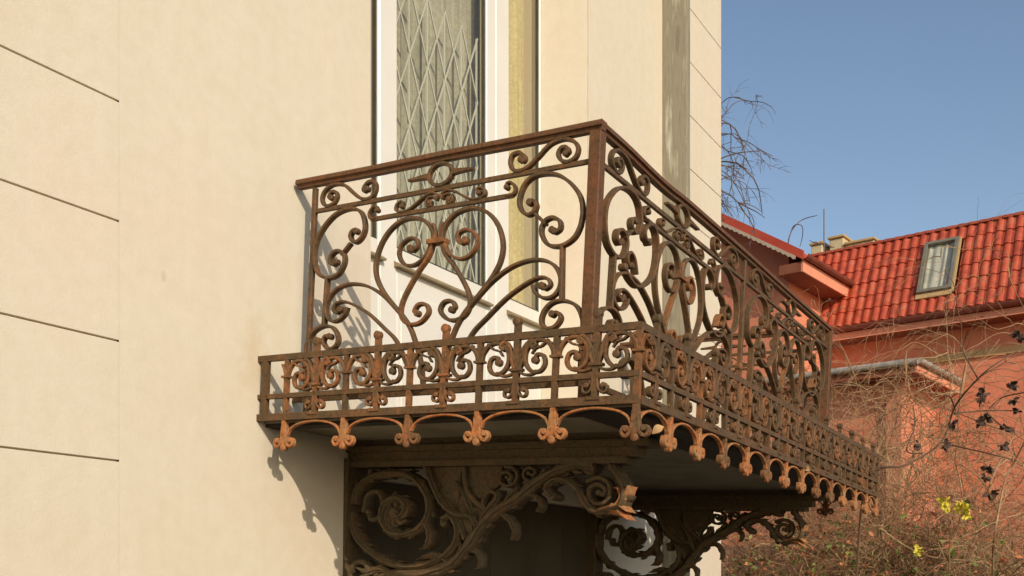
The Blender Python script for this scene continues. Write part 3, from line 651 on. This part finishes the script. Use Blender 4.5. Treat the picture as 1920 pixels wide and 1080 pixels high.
# gabled wing standing forward on the left
GY = -1.68
def rz(x): return 6.87 - (x + 1.475)*.635
AX = -4.6; CX = -1.44
wing = MB().add([(AX-3.1,GY+.45,0),(CX-.42,GY+.45,0),(CX-.42,GY+.45,rz(CX-.42)-.12),(AX,GY+.45,rz(AX)-.12),(AX-3.1,GY+.45,rz(CX-.42)-.12),
                 (AX-3.1,.449,0),(CX-.42,.449,0),(CX-.42,.449,rz(CX-.42)-.12),(AX,.449,rz(AX)-.12),(AX-3.1,.449,rz(CX-.42)-.12)],
                [(0,1,2,3,4),(5,9,8,7,6),(0,5,6,1),(1,6,7,2),(2,7,8,3),(3,8,9,4),(4,9,5,0)]).build('gable_wall', 'salmon', red)
def slab_roof(x0, x1, y0, y1, t0, t1):
    mb = MB(); vs = [(x, y, rz(x)+t) for t in (t0, t1) for (x, y) in ((x0,y0),(x1,y0),(x1,y1),(x0,y1))]
    return mb.add(vs, [(0,3,2,1),(4,5,6,7),(0,1,5,4),(1,2,6,5),(2,3,7,6),(3,0,4,7)])
slab_roof(AX, CX+.02, GY+.02, .75, -.10, -.005).build('gable_roof', 'tile', red)
slab_roof(AX, CX+.03, GY-.02, GY+.0195, -.115, .03).build('verge_board', 'red_trim', red)
sc = MB(); x = AX
while x < CX-.16:
    x2 = x+.085
    sc.add([(x,GY-.026,rz(x)-.116),(x2,GY-.026,rz(x2)-.116),(x2,GY-.026,rz(x2)-.165),((x+x2)/2,GY-.026,rz((x+x2)/2)-.19),(x,GY-.026,rz(x)-.165),
            (x,GY-.0205,rz(x)-.116),(x2,GY-.0205,rz(x2)-.116),(x2,GY-.0205,rz(x2)-.165),((x+x2)/2,GY-.0205,rz((x+x2)/2)-.19),(x,GY-.0205,rz(x)-.165)],
           [(0,4,3,2,1),(5,6,7,8,9),(0,1,6,5),(1,2,7,6),(2,3,8,7),(3,4,9,8),(4,0,5,9)])
    x = x2
sc.build('scalloped_trim', 'cream_trim', red)
# boxed eave of the wing's right side, with gutter
MB().box(CX-.03, CX+.0, GY+.041, .40, 6.545, 6.735).build('eave_board', 'salmon_pale', red)
MB().box(CX-.42+.0005, CX-.031, GY+.05, .40, 6.545, 6.57).build('eave_soffit', 'soffit', red)
MB().box(CX-.40, CX-.0305, GY+.0205, GY+.049, 6.545, 6.70).build('eave_end', 'soffit', red)  # shade painted in: end face of the box dimmed with the soffit brown
gm = MB(); gv = []
for y in (GY-.02, .55): gv += [(CX+.055+.055*math.cos(math.pi*k/n+math.pi), y, 6.80-.07*math.sin(math.pi*k/n)) for k in range(n+1)]
gm.add(gv, [(k, k+1, n+2+k, n+1+k) for k in range(n)]); gm.build('gutter', 'gutter_dark', red, 60)
# porch below: flat roof with zinc gutter, boxed eave, wall
PY, PX1, PX0 = -1.745, .37, -3.6
MB().box(PX0, PX1, PY+.02, .449, 4.80, 4.88).build('porch_roof', 'zinc', red)
MB().tube([(PX0, PY-.03, 4.85), (PX1+.02, PY-.03, 4.85)], .055, 10).build('porch_gutter', 'zinc', red, 50)
MB().tube([(PX1+.04, PY-.03, 4.86), (PX1+.04, .44, 4.86)], .045, 10).build('porch_gutter', 'zinc', red, 50)
MB().box(PX1-.03, PX1, PY+.0, .448, 4.69, 4.799).build('porch_eave_board', 'salmon_pale', red)
MB().box(PX0, PX1-.031, PY+.0, PY+.025, 4.69, 4.795).build('porch_eave_board', 'soffit', red)
MB().box(PX0, PX1-.031, PY+.026, .448, 4.70, 4.73).build('porch_soffit', 'soffit', red)
MB().box(PX0, PX1-.38, PY+.45, .448, 0, 4.699).build('porch_wall', 'salmon', red)
MB().chbox(-.22, .03, PY+.36, PY+.4495, 0, 4.40, .01).build('porch_pier', 'salmon', red)

# roof-top antenna
an = thing('antenna', 'thin rooftop aerial mast behind the red tiled ridge', 'antenna', (0,0,0)); an.matrix_world = red.matrix_basis if False else Matrix.LocRotScale(red.location, red.rotation_euler, None)
MB().tube([(-2.55, 2.0, 7.0), (-2.55, 2.0, 8.80)], .012, 6).build('mast', 'mast', an)
MB().tube([(-2.80, 2.0, 8.22), (-2.35, 2.0, 8.02)], .009, 5).build('boom', 'mast', an)
for k in range(4):
    x = -2.78+.11*k; MB().tube([(x, 1.85, 8.21-.049*k), (x, 2.15, 8.21-.049*k)], .006, 4).build('element', 'mast', an)
# ochre building far behind
ob = thing('ochre_building', 'distant ochre parapet with chimney stacks above the red ridge', 'building', (0,0,0)); ob.matrix_world = Matrix.LocRotScale(red.location, red.rotation_euler, None)
MB().box(-6.6, -4.05, 9, 14, 0, 10.20).build('wall', 'ochre_wall', ob)
for (a, b, z) in ((-5.72, -5.42, 10.50), (-5.22, -4.85, 10.56), (-4.78, -4.05, 10.33)):
    MB().chbox(a, b, 9.05, 10.2, 10.201, z, .02).build('chimney', 'ochre_wall', ob)
    MB().chbox(a-.04, b+.04, 9.0, 10.25, z+.001, z+.07, .015).build('coping', 'ochre', ob)

# ------------------------------------------------------------------ planting
F3 = Vector((math.cos(A), math.sin(A), 0)); R3 = Vector((math.sin(A), -math.cos(A), 0))
def site(px, z, py=None):
    p = Vector((0, -DIST, 0)) + F3*z + R3*(px-960)/1953*z
    p.z = 0 if py is None else EYE + (1090-py)/1953*z
    return p
def grow(mb, p, d, length, r, rg, depth, droop=0.0, wander=.35, seg=.09, kids=(2, 4), ends=None, nside=3, lim=None):
    n = max(3, int(length/seg)); pts = [p.copy()]; d = d.normalized(); dirs = []
    for i in range(n):
        d = (d + Vector((rg.gauss(0, wander), rg.gauss(0, wander), rg.gauss(0, wander)))*.45 + Vector((0, 0, -droop))*(i/n)).normalized()
        p = p + d*(length/n)
        if p.z < .05: p.z = .05
        if lim is not None:
            if p.x < lim[0] and p.y > lim[1]: p.x = lim[0] + rg.uniform(0, .05)
            if p.z > lim[2]: p.z -= (p.z-lim[2])*.7; d.z = -abs(d.z)*.6
        pts.append(p.copy()); dirs.append(d.copy())
    mb.tube(pts, r, nside, r*.45, cap=False)
    if ends is not None: ends += [(pts[i], dirs[i-1]) for i in range(max(1, n//2), n+1)]
    if depth > 0:
        for _ in range(rg.randint(*kids)):
            i = rg.randint(max(1, n//4), n-1); side = Vector((rg.gauss(0, 1), rg.gauss(0, 1), rg.gauss(0, .7))).normalized()
            grow(mb, pts[i], (dirs[i]*.7 + side*.8), length*rg.uniform(.4, .7), r*.62, rg, depth-1, droop*1.2, wander, seg, kids, ends, nside, lim)
def shrub(name, label, cat, px, z, halfw, htop, n, seed, mat, r=.0047, depth=3, group=None, droop=.25, zspread=.9, spread=.22, zcap=2.5):
    rg = random.Random(seed); base = site(px, z); t = thing(name, label, cat, base, group)
    mb = MB(); core = MB(); ends = []; lim = (9.75-base.x, -1.9-base.y, zcap*1.06)   # the garden starts beyond the corner of the cream house
    for k in range(n):
        off = R3*rg.uniform(-halfw, halfw) + F3*rg.uniform(-zspread, zspread)
        d = Vector((rg.gauss(0, spread), rg.gauss(0, spread), 1.0))
        top = zcap*rg.uniform(.62, 1.0)
        L = htop*rg.uniform(.55, 1.1)
        # the stem
        p = off.copy(); m = max(6, int(L/.18)); pts = [p.copy()]; dd = d.normalized(); dl = []
        for i in range(m):
            dd = (dd + Vector((rg.gauss(0, .17), rg.gauss(0, .17), rg.gauss(0, .09))) + Vector((0,0,-droop*.12*(i/m)))).normalized()
            p = p + dd*(L/m); p.z = max(p.z, .05)
            if p.x < lim[0] and p.y > lim[1]: p.x = lim[0] + rg.uniform(0, .05)
            if p.z > top: p.z -= (p.z-top)*.7; dd.z = -abs(dd.z)*.5
            pts.append(p.copy()); dl.append(dd.copy())
        core.tube(pts, r*1.7, 4, r*.8, cap=False)
        for _ in range(rg.randint(16, 24)):
            i = rg.randint(m//5, m-1); side = Vector((rg.gauss(0, 1), rg.gauss(0, 1), rg.gauss(0, .8))).normalized()
            grow(mb, pts[i], dl[i]*.5+side, L*rg.uniform(.12, .34), r*.8, rg, depth-1, droop, .45, .07, (1, 3), ends, 3, lim)
    core.build('stems', mat, t, 60)
    tw = mb.build('twigs', mat, t); tw['kind'] = 'stuff'
    return t, ends, rg
def leaves(t, ends, rg, n, size, mat, zlim=None, name='foliage'):
    mb = MB()
    for k in range(n):
        p, d = rg.choice(ends)
        if zlim and not zlim[0] < p.z < zlim[1]: continue
        s = size*rg.uniform(.6, 1.35); a = Vector((rg.gauss(0,1), rg.gauss(0,1), rg.gauss(0,.7))).normalized(); b = a.cross(Vector((rg.gauss(0,1), rg.gauss(0,1), rg.gauss(0,1)))).normalized(); c = a.cross(b)
        q = p + Vector((rg.gauss(0,.02), rg.gauss(0,.02), rg.gauss(0,.02)))
        mb.add([q, q+a*s*.5+b*s*.28+c*s*.08, q+a*s, q+a*s*.5-b*s*.28+c*s*.08, q+a*s*.5], [(0,1,4),(1,2,4),(2,3,4),(3,0,4)])
    if mb.v:
        o = mb.build(name, mat, t); o['kind'] = 'stuff'
sh = shrub('dry_shrub', 'tall dry brown thicket between balcony end and red porch', 'shrub', 1625, 10.2, .8, 5.2, 50, 11, 'twig', zcap=4.25)
leaves(*sh, 260, .05, 'leaf_red', (1.0, 4.2))
sh = shrub('dry_shrub', 'broad tan twig thicket at the lower right edge', 'shrub', 1800, 9.0, .95, 3.4, 54, 12, 'twig', zcap=2.75)
leaves(*sh, 160, .045, 'leaf_red')
sh = shrub('dry_shrub', 'dry vine tangle seen through the far railing below the gable', 'shrub', 1480, 12.2, 1.0, 7.2, 46, 13, 'twig', droop=.18, zcap=5.5)
leaves(*sh, 140, .05, 'leaf_red')
sh = shrub('leafy_shrub', 'low shrub with green and red leaves beneath the balcony end', 'shrub', 1600, 9.7, .85, 3.2, 38, 14, 'twig', r=.0045, depth=3)
leaves(*sh, 5200, .062, 'leaf_green', (.6, 2.2)); leaves(*sh, 3000, .055, 'leaf_red', (.6, 2.5), 'red_foliage')
sh = shrub('leafy_shrub', 'green low shrub at the bottom right corner', 'shrub', 1800, 8.6, .6, 2.7, 24, 15, 'twig', r=.0045, depth=3)
leaves(*sh, 2600, .05, 'leaf_green', (.6, 1.95)); leaves(*sh, 700, .045, 'leaf_red', (.6, 2.2), 'red_foliage')

# vine branch with withered dark leaves
def spray(name, label, cat, curves, z, mat, r, clumps, cm, cs, group=None, seed=3):
    rg = random.Random(seed); base = site(curves[0][0][0], z); t = thing(name, label, cat, base, group)
    mb = MB()
    for k, cv in enumerate(curves):
        c = catmull(cv, 5); pts = []
        for i, q in enumerate(c): pts.append(site(q[0], z + .25*math.sin(i*.35+k*1.3), q[1]) - base)
        mb.tube(pts, r*(1 if k == 0 else .55), 5, r*.4, cap=False)
    mb.build('stem', mat, t, 60)
    for (px, py, s) in clumps:
        q = site(px, z, py) - base; lm = MB()
        for _ in range(10):
            a = Vector((rg.gauss(0,1), rg.gauss(0,1), rg.gauss(-.3,1))).normalized(); b = a.cross(Vector((rg.gauss(0,1), rg.gauss(0,1), rg.gauss(0,1)))).normalized(); n_ = a.cross(b); L = cs*s*rg.uniform(.7, 1.2)
            lm.add([q, q+a*L*.35+b*L*.34+n_*L*.12, q+a*L*.8+b*L*.22, q+a*L+n_*L*.12, q+a*L*.75-b*L*.24, q+a*L*.3-b*L*.32+n_*L*.14, q+a*L*.5-n_*L*.05], [(0,1,6),(1,2,6),(2,3,6),(3,4,6),(4,5,6),(5,0,6)])
        lm.build('leaf_cluster', cm, t)
    return t
spray('vine_branch', 'dark vine branch with withered leaves arching across the red wall', 'vine',
      [[(1560,1500),(1600,1150),(1625,905),(1700,872),(1765,828),(1792,760),(1842,702),(1890,668),(1940,640)], [(1792,770),(1782,745),(1770,740)], [(1730,850),(1700,845),(1715,800),(1712,760)], [(1835,712),(1822,690),(1805,655),(1815,620)],
       [(1790,775),(1850,770),(1905,770)], [(1855,765),(1880,745),(1925,735)], [(1765,830),(1830,845),(1900,862)], [(1850,775),(1880,800),(1900,810)]],
      7.6, 'twig_dark', .011, [(1772,835,1), (1722,832,1), (1843,738,1.1), (1840,748,1), (1848,785,1.1), (1838,792,1), (1895,722,1), (1900,750,.9), (1908,770,.9), (1897,805,1), (1885,802,.8), (1882,836,1), (1908,630,1.3), (1785,795,.8)], 'leaf_dark', .055)
spray('tan_vine', 'bare tan vine stem rising at the right edge', 'vine',
      [[(1860,1500),(1862,1200),(1862,1050),(1868,985),(1885,900),(1905,860),(1935,800)], [(1862,1060),(1820,1052),(1750,1045),(1700,1025),(1650,990)], [(1872,960),(1840,900),(1800,870)], [(1850,925),(1868,880),(1900,820)]],
      7.9, 'twig', .013, [(1852,880,1), (1848,895,.8), (1858,925,1.1)], 'leaf_dark', .06, seed=5)
spray('flowering_stem', 'thin stem carrying two bright yellow flower heads', 'flower', [[(1770,1500),(1778,1200),(1780,1030),(1785,985),(1775,955)], [(1782,1010),(1798,980),(1805,955)]], 7.7, 'twig', .006,
      [(1773,940,1), (1776,952,.9), (1803,945,1), (1808,955,1), (1812,967,.8), (1798,952,.9)], 'yellow', .058, seed=8)
spray('flowering_stem', 'small yellow flower head low among the leafy shrub', 'flower', [[(1705,1500),(1712,1200),(1720,1035)]], 7.7, 'twig', .006, [(1720,1030,1), (1723,1034,.8)], 'yellow', .05, seed=9)
spray('dead_twig', 'black hooked dead twig above the gable roof', 'twig', [[(1476,900),(1474,520),(1476,470),(1482,438),(1496,418),(1512,409),(1532,404)], [(1478,450),(1488,424),(1503,423),(1505,440),(1500,462)]], 19.5, 'twig_grey', .017, [], 'leaf_dark', .05, seed=4)

# bare tree behind the house corner
rg = random.Random(21); tb = site(1285, 14.5)
tree = thing('bare_tree', 'leafless tree reaching out past the house corner against the sky', 'tree', tb)
tm_ = MB(); tm_.tube([Vector((0,0,0)), Vector((.1,.05,2.5)), Vector((0,.1,5.0)), Vector((.1,.0,7.2)), Vector((.05,.1,9.0))], .17, 8, .06); tm_.build('trunk', 'twig_grey', tree, 60)
cm_ = MB()
for (py, up, L) in ((300, .22, 1.15), (275, .30, 1.25), (255, .5, 1.3), (235, .45, 1.2), (215, .8, 1.2), (330, -.05, .95), (285, -.1, 1.0), (262, .15, 1.35)):
    p0 = Vector((0, .0, EYE+(1090-py)/1953*14.5-.15))
    grow(cm_, p0, R3*1.0 + F3*rg.uniform(-.4,.4) + Vector((0,0,up)), L*.92, .012, rg, 3, .30, .34, .08, (2, 4), nside=4)
for k in range(9):
    an_ = rg.uniform(1.2, 4.6); p0 = Vector((0,0,rg.uniform(5.5, 8.8)))
    grow(cm_, p0, R3*math.cos(an_)+F3*math.sin(an_)+Vector((0,0,.5)), 1.6, .03, rg, 2, .25, .3, .15, (3, 4), nside=4)
c_ = cm_.build('crown', 'twig_grey', tree); c_['kind'] = 'stuff'

# pinkish block wall behind the shrubs
gw = thing('garden_wall', 'low wall of pinkish blocks behind the leafy shrub', 'wall', site(1400, 13.0)); gw.rotation_euler = (0, 0, rad(-97.5))
bm_ = MB().chbox(.0, .395, 0, .2, 0, .195, .012).build('block', 'block', mesh_only=True)
for r_ in range(10):
    for c in range(7):
        o = link('block', bm_, gw); o.location = (-1.2+c*.41+(.205 if r_ % 2 else 0), rnd.uniform(-.004, .004), .005+r_*.205)
